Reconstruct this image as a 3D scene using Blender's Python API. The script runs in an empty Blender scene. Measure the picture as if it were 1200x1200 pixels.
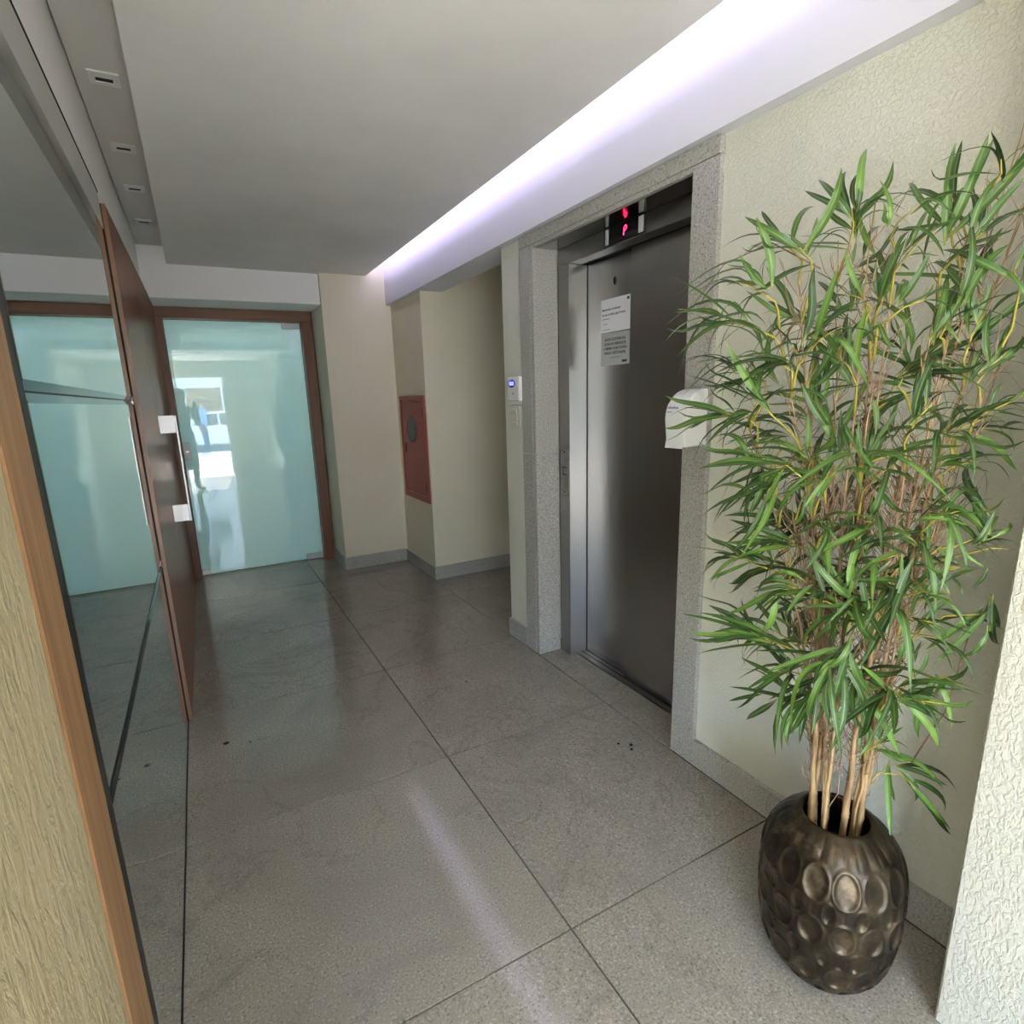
import bpy, bmesh, math, random
from mathutils import Vector, Matrix
R = random.Random(11)
S = bpy.context.scene
C = S.collection

# ------------------------------------------------------------------ camera
cam_d = bpy.data.cameras.new('camera'); cam = bpy.data.objects.new('camera', cam_d); C.objects.link(cam)
S.camera = cam
cam_d.sensor_width = 36; cam_d.lens = 655.93/1200*36
cam_d.shift_x = 0.01201; cam_d.shift_y = 0.01025
cam_d.clip_start = 0.03; cam_d.clip_end = 200
rt, dn, fw = (Vector((0.88196922, -0.4701863, -0.03248283)), Vector((-0.13148902, -0.17928955, -0.97496969)), Vector((0.45259356, 0.86416439, -0.2199522)))
cam.matrix_world = Matrix(((rt.x, -dn.x, -fw.x, 0), (rt.y, -dn.y, -fw.y, 0), (rt.z, -dn.z, -fw.z, 1.5), (0, 0, 0, 1)))

# ------------------------------------------------------------------ light
S.view_settings.view_transform = 'Standard'; S.view_settings.look = 'None'
S.view_settings.gamma = 1; S.view_settings.use_curve_mapping = False
S.view_settings.exposure = 3.3
S.cycles.max_bounces = 14; S.cycles.diffuse_bounces = 8; S.cycles.glossy_bounces = 6
S.cycles.sample_clamp_indirect = 6
S.cycles.use_denoising = True
world = bpy.data.worlds.new('sky'); S.world = world; world.use_nodes = True
wn = world.node_tree; bgn = wn.nodes['Background']
sky = wn.nodes.new('ShaderNodeTexSky'); sky.sky_type = 'NISHITA'; sky.sun_disc = False
sky.sun_elevation = math.radians(52); sky.sun_rotation = math.radians(188)
wn.links.new(sky.outputs[0], bgn.inputs[0]); bgn.inputs[1].default_value = 0.5
sd = bpy.data.lights.new('sun', 'SUN'); sun = bpy.data.objects.new('sun', sd); C.objects.link(sun)
sd.energy = 8; sd.angle = 0.009; sd.color = (1, .95, .87)
sun.rotation_euler = Vector((-.10, .98, -1.0)).to_track_quat('-Z', 'Y').to_euler()
pd = bpy.data.lights.new('entrance_portal', 'AREA'); po = bpy.data.objects.new('entrance_portal', pd); C.objects.link(po)
pd.shape = 'RECTANGLE'; pd.size = 2.3; pd.size_y = 2.1; pd.cycles.is_portal = True
po.location = (-.50, -2.24, 1.05); po.rotation_euler = (math.radians(90), 0, 0)   # portal facing +Y
po.rotation_euler = Vector((0, 1, 0)).to_track_quat('-Z', 'Z').to_euler()
ld = bpy.data.lights.new('cove_led', 'AREA'); lo = bpy.data.objects.new('cove_led', ld); C.objects.link(lo)
ld.shape = 'RECTANGLE'; ld.size = 4.5; ld.size_y = .02; ld.energy = 1.05; ld.color = (.64, .56, 1)
lo.location = (1.375, 2.72, 2.575)
lo.rotation_euler = Matrix(((0, .80, -.60), (1, 0, 0), (0, -.60, -.80))).to_euler()

# ------------------------------------------------------------------ materials
def mat(name, col, rough=.5, metal=0, spec=.5):
    m = bpy.data.materials.new(name); m.use_nodes = True
    b = m.node_tree.nodes['Principled BSDF']
    b.inputs['Base Color'].default_value = (*col, 1); b.inputs['Roughness'].default_value = rough
    b.inputs['Metallic'].default_value = metal; b.inputs['Specular IOR Level'].default_value = spec
    return m
def nd(m, t, **kw):
    n = m.node_tree.nodes.new(t)
    for k, v in kw.items():
        if k in n.inputs: n.inputs[k].default_value = v
        else: setattr(n, k, v)
    return n
def lk(m, a, b): m.node_tree.links.new(a, b)
def bsdf(m): return m.node_tree.nodes['Principled BSDF']
def ramp(m, fac, stops):
    r = nd(m, 'ShaderNodeValToRGB'); cr = r.color_ramp
    while len(cr.elements) < len(stops): cr.elements.new(.5)
    for e, (p, c) in zip(cr.elements, stops): e.position = p; e.color = (*c, 1)
    lk(m, fac, r.inputs[0]); return r.outputs[0]
def coords(m, scale=(1, 1, 1), per_object=False):
    t = nd(m, 'ShaderNodeTexCoord'); mp = nd(m, 'ShaderNodeMapping'); mp.inputs['Scale'].default_value = scale
    lk(m, t.outputs['Object'], mp.inputs[0])
    if per_object:
        oi = nd(m, 'ShaderNodeObjectInfo'); mu = nd(m, 'ShaderNodeVectorMath', operation='SCALE')
        mu.inputs[0].default_value = (37, 53, 19); lk(m, oi.outputs['Random'], mu.inputs['Scale']); lk(m, mu.outputs[0], mp.inputs['Location'])
    return mp.outputs[0]
def noise(m, vec, scale, detail=3, rough=.5, dist=0):
    n = nd(m, 'ShaderNodeTexNoise', Scale=scale, Detail=detail, Roughness=rough, Distortion=dist); lk(m, vec, n.inputs['Vector']); return n.outputs['Fac']
def mix(m, fac, a, b, mode='MIX'):
    x = nd(m, 'ShaderNodeMix', data_type='RGBA', blend_type=mode)
    for i, v in ((0, fac), (6, a), (7, b)):
        if isinstance(v, (int, float)): x.inputs[i].default_value = v
        elif isinstance(v, tuple): x.inputs[i].default_value = (*v, 1)
        else: lk(m, v, x.inputs[i])
    return x.outputs[2]
def bump(m, h, strength, dist):
    b = nd(m, 'ShaderNodeBump', Strength=strength, Distance=dist); lk(m, h, b.inputs['Height']); lk(m, b.outputs[0], bsdf(m).inputs['Normal']); return b

def plaster(name, col, col2, scale, strength, dist, streak=(1, 1, 1)):
    m = mat(name, col, .75, spec=.25); v = coords(m); vs = coords(m, streak)
    lk(m, mix(m, ramp(m, noise(m, v, 2.2, 5, .6), [(.35, (0, 0, 0)), (.7, (1, 1, 1))]), col, col2), bsdf(m).inputs['Base Color'])
    h = ramp(m, noise(m, vs, scale, 4, .55, .6), [(.42, (0, 0, 0)), (.62, (1, 1, 1))])
    bump(m, h, strength, dist); return m
M = {}
M['wall'] = plaster('cream_plaster', (.70, .70, .595), (.66, .655, .55), 105, .55, .003)
M['wall_far'] = plaster('cream_smooth_plaster', (.76, .715, .565), (.72, .67, .51), 60, .25, .002)
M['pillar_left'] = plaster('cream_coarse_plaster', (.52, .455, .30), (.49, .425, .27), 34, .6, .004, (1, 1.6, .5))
M['pillar_right'] = plaster('pale_coarse_plaster', (.53, .515, .43), (.50, .485, .40), 90, .6, .003, (1, 1.3, .7))
M['ceiling'] = plaster('grey_white_ceiling_paint', (.78, .77, .74), (.71, .70, .67), 12, .06, .003)
M['white'] = plaster('white_ceiling_paint', (.88, .87, .85), (.86, .85, .83), 30, .05, .002)
M['groove'] = plaster('warm_grey_ceiling_paint', (.64, .62, .58), (.61, .59, .55), 30, .05, .002)

M['beam'] = plaster('cool_white_beam_paint', (.70, .70, .73), (.68, .68, .71), 30, .05, .002)
M['band'] = plaster('added_grey_band', (.50, .50, .47), (.47, .47, .44), 30, .05, .002)

def granite(name, base, dark, light, rough, veins=True, scale=1.0):
    m = mat(name, base, rough, spec=.65 if veins else .4); v = coords(m, per_object=True)
    c = ramp(m, noise(m, v, 150*scale, 3, .7), [(.32, dark), (.44, base), (.56, base), (.68, light)])
    if veins:
        big = ramp(m, noise(m, v, 2.0, 6, .62, 1.2), [(.38, (0, 0, 0)), (.66, (1, 1, 1))])
        c = mix(m, big, c, tuple(x*y for x, y in zip(base, (1.12, 1.0, .90))), 'MIX') if False else mix(m, big, c, mix(m, .5, c, tuple(x*.72 for x in base)))
        w = nd(m, 'ShaderNodeTexNoise', Scale=.9, Detail=8, Roughness=.6, Distortion=1.5); lk(m, v, w.inputs['Vector'])
        line = ramp(m, w.outputs['Fac'], [(.488, (0, 0, 0)), (.5, (.22, .2, .2)), (.512, (0, 0, 0))])
        c = mix(m, line, c, tuple(x*.55 for x in dark))
    vo = nd(m, 'ShaderNodeTexVoronoi', Scale=26*scale); lk(m, v, vo.inputs['Vector'])
    pit = ramp(m, vo.outputs['Distance'], [(.05, (1, 1, 1)), (.10, (0, 0, 0))])
    rare = ramp(m, noise(m, v, 5, 2), [(.60, (0, 0, 0)), (.68, (.8, .8, .8))])
    c = mix(m, mix(m, 1.0, pit, rare, 'MULTIPLY'), c, (.03, .028, .025))
    if veins:                                        # a few chipped spots in the stone
        tc = nd(m, 'ShaderNodeTexCoord')
        wob = nd(m, 'ShaderNodeTexNoise', Scale=120); lk(m, tc.outputs['Object'], wob.inputs['Vector'])
        for p_, r_ in (((-.077, 2.608, 0), .013), ((1.483, 1.664, 0), .010), ((1.462, 1.640, 0), .008), ((1.44, 1.70, 0), .007), ((.02, 2.56, 0), .006), ((1.10, 2.55, 0), .008)):
            ds = nd(m, 'ShaderNodeVectorMath', operation='DISTANCE'); ds.inputs[1].default_value = p_; lk(m, tc.outputs['Object'], ds.inputs[0])
            sm_ = nd(m, 'ShaderNodeMath', operation='MULTIPLY_ADD'); sm_.inputs[1].default_value = r_*2.2; lk(m, wob.outputs['Fac'], sm_.inputs[0]); lk(m, ds.outputs['Value'], sm_.inputs[2])
            lt = nd(m, 'ShaderNodeMath', operation='LESS_THAN'); lt.inputs[1].default_value = r_*1.9; lk(m, sm_.outputs[0], lt.inputs[0])
            c = mix(m, lt.outputs[0], c, (.02, .018, .015))
    lk(m, c, bsdf(m).inputs['Base Color'])
    rr = nd(m, 'ShaderNodeMapRange'); rr.inputs[3].default_value = rough*.75; rr.inputs[4].default_value = rough*1.35
    lk(m, noise(m, v, 60, 4, .6), rr.inputs[0]); lk(m, rr.outputs[0], bsdf(m).inputs['Roughness'])
    bump(m, noise(m, v, 140*scale, 4, .6), .02, .0006)
    return m
M['tile'] = granite('grey_granite_floor', (.305, .275, .225), (.11, .098, .08), (.52, .475, .405), .085)
M['slab'] = granite('speckled_granite_slab', (.40, .39, .35), (.09, .085, .075), (.62, .61, .57), .45, False)
M['grout'] = mat('dark_grout', (.06, .055, .048), .9)

def wood(name, a, b, rough, scale=(60, 60, 2.2), spec=.5):
    m = mat(name, a, rough, spec=spec); v = coords(m, scale)
    g = noise(m, v, 1.0, 5, .6, .4)
    lk(m, ramp(m, g, [(.30, b), (.68, a)]), bsdf(m).inputs['Base Color']); bump(m, g, .05, .0005); return m
M['oak'] = wood('tan_oak', (.43, .25, .125), (.27, .145, .065), .5)
M['brown'] = wood('brown_door_frame_wood', (.25, .115, .062), (.15, .064, .034), .4)
M['brown_h'] = wood('brown_header_wood', (.25, .115, .062), (.15, .064, .034), .4, (2.2, 60, 60))
M['lacquer'] = wood('lacquered_brown_wood', (.30, .17, .125), (.23, .13, .095), .20, spec=.10)
la = M['lacquer']; gla = nd(la, 'ShaderNodeBsdfGlossy', Roughness=.14); gla.inputs[0].default_value = (.74, .62, .55, 1)
bsdf(la).inputs['Specular IOR Level'].default_value = 0; bsdf(la).inputs['IOR'].default_value = 1.0
mxa = nd(la, 'ShaderNodeMixShader'); mxa.inputs[0].default_value = .36
lk(la, bsdf(la).outputs[0], mxa.inputs[1]); lk(la, gla.outputs[0], mxa.inputs[2]); lk(la, mxa.outputs[0], la.node_tree.nodes['Material Output'].inputs[0])
M['edge'] = wood('wood_edge_band', (.30, .155, .09), (.22, .11, .06), .35)

M['mirror'] = mat('mirror_silver', (.74, .80, .79), .015, 1)
M['mirror_edge'] = mat('dark_mirror_bevel', (.10, .135, .135), .06, 1)  # darker tint for the bevel faces along the sheet joints
M['black'] = mat('black_rubber', (.012, .012, .012), .45)
M['dark'] = mat('dark_void', (.01, .01, .01), .8)
def steel(name, col, rough, stretch):
    m = mat(name, col, rough, 1); v = coords(m, stretch); n = noise(m, v, 1, 4, .6)
    rr = nd(m, 'ShaderNodeMapRange'); rr.inputs[3].default_value = rough*.96; rr.inputs[4].default_value = rough*1.04
    lk(m, n, rr.inputs[0]); lk(m, rr.outputs[0], bsdf(m).inputs['Roughness']); bump(m, n, .0008, .0001)
    return m
M['steel'] = steel('brushed_steel', (.34, .335, .325), .28, (150, 150, 1.2))
M['steel_door'] = steel('brushed_steel_door', (.46, .45, .435), .26, (150, 150, 1.2))
M['steel_gloss'] = steel('bright_steel', (.36, .35, .335), .16, (3, 3, 3))
M['chrome'] = mat('satin_chrome', (.46, .455, .44), .36, 1)
M['alu'] = mat('aluminium', (.75, .75, .74), .35, .7)
fg = mat('frosted_glass', (.38, .455, .465), .015, spec=.5); bsdf(fg).inputs['IOR'].default_value = 1.95; M['frost'] = fg
tr_ = nd(fg, 'ShaderNodeBsdfTranslucent'); tr_.inputs[0].default_value = (.62, .82, .84, 1); mx_ = nd(fg, 'ShaderNodeAddShader')
lk(fg, bsdf(fg).outputs[0], mx_.inputs[0]); lk(fg, tr_.outputs[0], mx_.inputs[1]); lk(fg, mx_.outputs[0], fg.node_tree.nodes['Material Output'].inputs[0])
bk = bpy.data.lights.new('added_glass_backlight', 'AREA'); bo = bpy.data.objects.new('added_glass_backlight', bk); C.objects.link(bo)
bk.shape = 'RECTANGLE'; bk.size = .9; bk.size_y = .9; bk.energy = .25; bo.location = (.4, 6.55, 2.70)  # unseen area light added behind the door to brighten the frosted glass
M['red'] = mat('red_enamel', (.33, .058, .045), .38)
M['red_dark'] = mat('dark_red_enamel', (.10, .02, .018), .5)
M['plastic'] = mat('white_plastic', (.80, .80, .78), .3)
M['plastic_old'] = mat('ivory_plastic', (.66, .63, .53), .4)
M['plastic_grey'] = mat('grey_plastic', (.50, .50, .49), .4)
M['paper'] = mat('white_paper', (.82, .82, .88), .7)
M['sticker'] = mat('pale_grey_sticker', (.50, .52, .52), .45)
M['ink'] = mat('black_ink', (.02, .02, .025), .6)
M['ink_blue'] = mat('blue_ink', (.06, .07, .30), .5)
M['screen_blue'] = mat('deep_blue_plastic', (.02, .02, .35), .2)
def emit(name, col, s):
    m = mat(name, (0, 0, 0), .4); bsdf(m).inputs['Emission Color'].default_value = (*col, 1); bsdf(m).inputs['Emission Strength'].default_value = s; return m
M['lcd'] = emit('backlit_lcd', (.25, .28, 1), .2)
M['digit'] = emit('red_led', (1, .02, .10), .9)
M['led'] = emit('led_tape', (.82, .78, 1), 1.5)
M['display'] = mat('black_display_glass', (.006, .006, .007), .12)
M['lens'] = mat('grey_lamp_interior', (.72, .71, .68), .5)
gl = mat('clear_glass', (1, 1, 1), .0); bsdf(gl).inputs['Transmission Weight'].default_value = 1; bsdf(gl).inputs['IOR'].default_value = 1.05; M['glass'] = gl
M['window_dark'] = mat('dark_window_glass', (.10, .095, .09), .08)

# bamboo and pot
lf = mat('bamboo_leaf', (.09, .20, .03), .42, spec=.4)
uv = nd(lf, 'ShaderNodeUVMap'); sp = nd(lf, 'ShaderNodeSeparateXYZ'); lk(lf, uv.outputs[0], sp.inputs[0])
oi = nd(lf, 'ShaderNodeObjectInfo'); geo = nd(lf, 'ShaderNodeNewGeometry')
rnd = nd(lf, 'ShaderNodeMath', operation='ADD'); rnd.use_clamp = False
lk(lf, oi.outputs['Random'], rnd.inputs[0]); lk(lf, geo.outputs['Random Per Island'], rnd.inputs[1])
fr = nd(lf, 'ShaderNodeMath', operation='FRACT'); lk(lf, rnd.outputs[0], fr.inputs[0])
leafc = ramp(lf, fr.outputs[0], [(.0, (.020, .052, .016)), (.45, (.040, .095, .019)), (.8, (.066, .142, .024)), (1, (.112, .220, .036))])
mid = nd(lf, 'ShaderNodeMath', operation='SUBTRACT'); lk(lf, sp.outputs[0], mid.inputs[0]); mid.inputs[1].default_value = .5
ab = nd(lf, 'ShaderNodeMath', operation='ABSOLUTE'); lk(lf, mid.outputs[0], ab.inputs[0])
mr = ramp(lf, ab.outputs[0], [(.04, (1, 1, 1)), (.12, (0, 0, 0))])
base = ramp(lf, sp.outputs[1], [(.0, (1, 1, 1)), (.14, (0, 0, 0))])
lc = mix(lf, mix(lf, .34, (0, 0, 0), mr), leafc, (.33, .42, .10))
lk(lf, mix(lf, mix(lf, .6, (0, 0, 0), base), lc, (.36, .36, .08)), bsdf(lf).inputs['Base Color'])
bsdf(lf).inputs['Transmission Weight'].default_value = 0
M['leaf'] = lf
def cane_mat(name, a, b, c):
    m = mat(name, a, .55); v = coords(m, (90, 90, 12))
    lk(m, ramp(m, noise(m, v, 1, 4, .6), [(.3, a), (.55, b), (.75, c)]), bsdf(m).inputs['Base Color']); return m
M['cane'] = cane_mat('tan_cane', (.15, .085, .04), (.36, .235, .11), (.47, .34, .18))
M['branch'] = cane_mat('yellow_green_stem', (.24, .19, .03), (.40, .34, .055), (.48, .43, .11))
M['twig'] = cane_mat('dry_brown_twig', (.10, .055, .03), (.22, .13, .07), (.34, .22, .12))
pt = mat('dark_bronze', (.07, .06, .045), .38, .85)
v = coords(pt)
lk(pt, ramp(pt, noise(pt, v, 16, 5, .65), [(.35, (.030, .023, .015)), (.55, (.070, .052, .033)), (.75, (.20, .150, .088))]), bsdf(pt).inputs['Base Color'])
bump(pt, noise(pt, v, 90, 3, .6), .15, .002); M['bronze'] = pt
M['soil'] = mat('dark_soil', (.012, .010, .008), .95)

# ------------------------------------------------------------------ mesh helpers
def wloc(o):
    p = Vector((0, 0, 0))
    while o: p += o.location; o = o.parent
    return p
def obj(name, bm, m, parent=None, smooth=False, bevel=0):
    if bevel: bmesh.ops.bevel(bm, geom=bm.edges[:], offset=bevel, segments=1, affect='EDGES', clamp_overlap=True)
    o_ = wloc(parent)
    if o_.length: bmesh.ops.translate(bm, verts=bm.verts[:], vec=-o_)
    bmesh.ops.recalc_face_normals(bm, faces=bm.faces[:])
    me = bpy.data.meshes.new(name); bm.to_mesh(me); bm.free()
    me.materials.append(M[m] if isinstance(m, str) else m)
    if smooth: me.polygons.foreach_set('use_smooth', [True]*len(me.polygons))
    o = bpy.data.objects.new(name, me); C.objects.link(o); o.parent = parent
    return o
def box(x0, x1, y0, y1, z0, z1, bm=None):
    bm = bm or bmesh.new()
    v = [bm.verts.new((x, y, z)) for x in (x0, x1) for y in (y0, y1) for z in (z0, z1)]
    for f in ((0, 1, 3, 2), (4, 6, 7, 5), (0, 4, 5, 1), (2, 3, 7, 6), (0, 2, 6, 4), (1, 5, 7, 3)): bm.faces.new([v[i] for i in f])
    return bm
def prism(poly, axis, a0, a1, bm=None):       # polygon in the two other axes, extruded along axis
    bm = bm or bmesh.new()
    def P(u, w, a): return {'x': (a, u, w), 'y': (u, a, w), 'z': (u, w, a)}[axis]
    A = [bm.verts.new(P(u, w, a0)) for u, w in poly]; B = [bm.verts.new(P(u, w, a1)) for u, w in poly]
    n = len(poly); bm.faces.new(A); bm.faces.new(B[::-1])
    for i in range(n): bm.faces.new((A[i], A[(i+1) % n], B[(i+1) % n], B[i]))
    return bm
def tube(pts, rad, n=6, bm=None):
    bm = bm or bmesh.new(); pts = [Vector(p) for p in pts]; rings = []
    rad = rad if isinstance(rad, (list, tuple)) else [rad]*len(pts)
    for i, p in enumerate(pts):
        t = (pts[min(i+1, len(pts)-1)] - pts[max(i-1, 0)]).normalized()
        a = t.orthogonal().normalized() if i == 0 else (a - t*a.dot(t)).normalized()
        b = t.cross(a)
        rings.append([bm.verts.new(p + (a*math.cos(k*2*math.pi/n) + b*math.sin(k*2*math.pi/n))*rad[i]) for k in range(n)])
    for r0, r1 in zip(rings, rings[1:]):
        for k in range(n): bm.faces.new((r0[k], r0[(k+1) % n], r1[(k+1) % n], r1[k]))
    bm.faces.new(rings[0][::-1]); bm.faces.new(rings[-1]); return bm
def disc(c, r, axis, thick, n=24, bm=None, ry=None):
    poly = [(r*math.cos(k*2*math.pi/n), (ry or r)*math.sin(k*2*math.pi/n)) for k in range(n)]
    i = 'xyz'.index(axis); o2 = [j for j in range(3) if j != i]
    return prism([(u + c[o2[0]], w + c[o2[1]]) for u, w in poly], axis, c[i], c[i]+thick, bm)
def thing(name, label, cat, loc, group=None):
    o = bpy.data.objects.new(name, None); o.empty_display_size = .1; C.objects.link(o); o.location = loc
    o['label'] = label; o['category'] = cat
    if group: o['group'] = group
    return o
def tag(o, label, cat, group=None):
    o['label'] = label; o['category'] = cat
    if group: o['group'] = group
    return o
def struct(name, bm, m, label, parent=None, **k):
    o = obj(name, bm, m, parent, **k); o['kind'] = 'structure'; o['label'] = label; return o
def sroot(name, label, loc):
    o = bpy.data.objects.new(name, None); o.empty_display_size = .1; C.objects.link(o); o.location = loc
    o['kind'] = 'structure'; o['label'] = label; return o
def text(name, s, size, org, m, parent, facing='-x', align='LEFT', bold=0.0, sx=1.0):
    cu = bpy.data.curves.new(name, 'FONT'); cu.body = s; cu.size = size; cu.align_x = align; cu.extrude = .0002; cu.offset = bold*size
    cu.resolution_u = 2
    t = bpy.data.objects.new(name, cu); C.objects.link(t)
    bpy.context.view_layer.update()
    me = t.evaluated_get(bpy.context.evaluated_depsgraph_get()).to_mesh()
    bm = bmesh.new(); bm.from_mesh(me); t.to_mesh_clear()
    bpy.data.objects.remove(t); bpy.data.curves.remove(cu)
    X, Y, Z = {'-x': ((0, -1, 0), (0, 0, 1), (-1, 0, 0)), '-y': ((1, 0, 0), (0, 0, 1), (0, -1, 0))}[facing]
    mt = Matrix(((X[0]*sx, Y[0], Z[0], org[0]), (X[1]*sx, Y[1], Z[1], org[1]), (X[2]*sx, Y[2], Z[2], org[2]), (0, 0, 0, 1)))
    bm.transform(mt)
    return obj(name, bm, m, parent)

# ------------------------------------------------------------------ the setting
ZC = 2.53      # ceiling height
GX = 1.605     # face of the granite and baseboards on the right wall
WX = 1.625     # face of the right wall
# floor: dark bed and one granite tile per object
floor = struct('floor', box(-2.0, 3.4, -2.5, 7.7, -.08, -.012), 'grout', 'grey granite lobby floor of large rectangular tiles')
JY = [-2.5, -1.69, -.77, .16, 1.085, 2.0, 2.917, 3.855, 4.78, 5.70, 6.6, 7.5]
JX = [-.231, .757, 1.603]
J = .0023
def tile(x0, x1, y0, y1):
    obj('floor_tile', box(x0+J, x1-J, y0+J, y1-J, -.02, 0), 'tile', floor, bevel=.0007)
for y0, y1 in zip(JY, JY[1:]):
    for x0, x1 in zip(JX, JX[1:]): tile(x0, x1, y0, y1)
    if y1 < .5: tile(-1.2, JX[0], y0, y1); tile(-2.0, -1.2, y0, y1)
for y0, y1 in ((2.96, 3.855), (3.855, 4.3)): tile(1.603, 2.5, y0, y1); tile(2.5, 3.4, y0, y1)
tile(1.605, 1.803, 1.555, 2.612)                                   # threshold in front of the lift
# walls
wl = struct("wall_left", box(-.55, -.246, .944, 7.7, 0, 2.205), 'white', 'wall behind the mirror and the wooden panel')
obj('fascia', prism([(-.2285, .35), (-.2285, 2.90), (-.55, 2.90), (-.55, .35)], 'z', 2.346, 2.75), 'white', wl)
obj('fascia', prism([(-.2285, 2.90), (-.2285, 5.056), (-.246, 5.056), (-.246, 7.7), (-.55, 7.7), (-.55, 2.90)], 'z', 2.301, 2.75), 'white', wl)
obj('added_band', box(-.55, -.2305, .9445, 2.8995, 2.2055, 2.338), 'band', wl)  # grey band put in where the mirror would reflect the groove and downlights
obj('shadow_gap', box(-.55, -.2285, .9445, 2.8995, 2.338, 2.3455), 'dark', wl)
obj('wall_core', box(-.55, -.246, 2.9005, 7.7, 2.205, 2.301), 'white', wl)
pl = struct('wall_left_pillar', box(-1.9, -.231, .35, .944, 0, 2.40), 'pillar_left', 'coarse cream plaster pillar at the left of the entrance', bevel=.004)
pr_ = struct('wall_right_pillar', box(1.376, 1.95, -2.4, .461, 0, 2.75), 'pillar_right', 'coarse pale plaster pillar at the right of the entrance', bevel=.006)
wr = sroot('wall_right', 'cream plaster wall with the lift opening', (1.7, 1.5, 0))
obj('wall_section', box(WX, 2.4, .45, 1.44, 0, 2.75), 'wall', wr)
obj('wall_strip', box(WX-.007, 2.4, 2.745, 2.966, 0, 2.75), 'wall', wr)
obj('wall_over_lift', box(WX, 2.4, 1.44, 2.745, 2.287, 2.75), 'wall', wr)
struct('wall_shaft', box(1.93, 2.4, 1.44, 2.745, 0, 2.287), 'dark', 'dark lift shaft behind the doors')
we = struct('wall_back', box(1.03, 1.70, 5.005, 7.7, 0, 2.75), 'wall_far', 'cream plaster wall block beside the frosted glass door')
wa = struct('wall_alcove', box(1.617, 3.4, 4.275, 5.95, 0, 2.75), 'wall_far', 'cream wall of the side passage holding the red cabinet')
struct('wall_behind_glass', box(-.6, 1.05, 7.5, 7.7, 0, 2.75), 'white', 'wall behind the frosted glass door')
struct('wall_passage', box(3.3, 3.5, 2.9, 4.3, 0, 2.75), 'wall_far', 'end wall of the side passage')
struct('wall_passage_near', box(2.38, 3.5, 2.75, 2.96, 0, 2.75), 'wall_far', 'near wall of the side passage')
# baseboards of speckled granite
H = .112
b = sroot('baseboard_right', 'speckled granite baseboard along the right wall', (1.6, 1, 0))
for y0, y1 in ((.455, 1.0915), (1.0925, 1.4385)): obj('granite_slab', box(GX, WX, y0, y1, 0, H), 'slab', b, bevel=.001)
obj('granite_slab', box(GX-.004, WX-.005, 2.749, 2.972, 0, H), 'slab', b, bevel=.001)
b = sroot('baseboard_back', 'speckled granite baseboard below the cream wall block', (1.3, 5, 0))
obj('granite_slab', box(1.016, 1.603, 4.990, 5.006, 0, H), 'slab', b, bevel=.001)
obj('granite_slab', box(1.016, 1.031, 5.007, 5.455, 0, H), 'slab', b, bevel=.001)
b = sroot('baseboard_passage', 'speckled granite baseboard round the side passage corner', (1.6, 4.3, 0))
obj('granite_slab', box(1.603, 1.618, 4.261, 4.989, 0, H), 'slab', b, bevel=.001)
obj('granite_slab', box(1.619, 2.30, 4.261, 4.277, 0, H), 'slab', b, bevel=.001)
obj('granite_slab', box(2.301, 3.30, 4.261, 4.277, 0, H), 'slab', b, bevel=.001)
# ceiling: main board with a cove lip, the light groove on the left, beams, the roof above
ce = struct('ceiling', prism([(-.050, ZC), (1.415, ZC), (1.415, ZC+.022), (1.22, ZC+.022), (1.22, 2.745), (-.050, 2.745)], 'y', .30, 5.06), 'ceiling', 'grey-white plasterboard ceiling, slightly stained')
obj('groove_panel', box(-.222, -.050, .30, 5.06, 2.65, 2.745), 'groove', ce)
struct('ceiling_beam_back', box(-.246, 1.031, 5.055, 5.76, 2.293, 2.75), 'white', 'white dropped beam above the frosted glass door')
struct('ceiling_beam_right', box(1.575, 1.80, .455, 5.006, 2.302, 2.75), 'beam', 'white dropped beam lit by the cove light above the lift')
struct('ceiling_roof', box(-2.0, 3.6, -2.6, 7.7, 2.75, 2.95), 'white', 'roof slab over the lobby')
struct('ceiling_entrance', box(-1.9, 1.376, -2.4, .35, 2.40, 2.75), 'white', 'lower white ceiling of the entrance passage')
struct('wall_entrance_left', box(-2.0, -1.8, -2.4, .60, 0, 2.75), 'wall', 'left wall of the entrance passage')
struct('wall_front', box(.65, 1.376, -2.40, -2.25, 0, 2.40), 'wall', 'wall beside the street entrance')
struct('wall_front_lintel', box(-1.9, .65, -2.40, -2.25, 2.12, 2.40), 'wall', 'lintel over the street entrance')
# granite surround of the lift
t1 = sroot('trim_1', 'speckled granite surround of the lift', (1.6, 2.1, 0))
ZJ = 1.184
for z0, z1 in ((0, ZJ-.0006), (ZJ+.0006, 2.243)):
    obj('granite_slab', box(GX-.001, WX, 2.645, 2.748, z0, z1), 'slab', t1, bevel=.0012)
    obj('granite_slab', box(GX+.001, 1.757, 2.612, 2.643, z0, z1), 'slab', t1, bevel=.0015)
    obj('granite_slab', box(GX, 1.757, 1.440, 1.558, z0, z1), 'slab', t1, bevel=.002)
obj('granite_slab', box(GX-.002, WX, 1.440, 2.748, 2.2445, 2.300), 'slab', t1, bevel=.0015)
obj('granite_slab', box(GX+.004, 1.63, 1.560, 2.611, 2.226, 2.244), 'slab', t1, bevel=.001)

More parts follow.
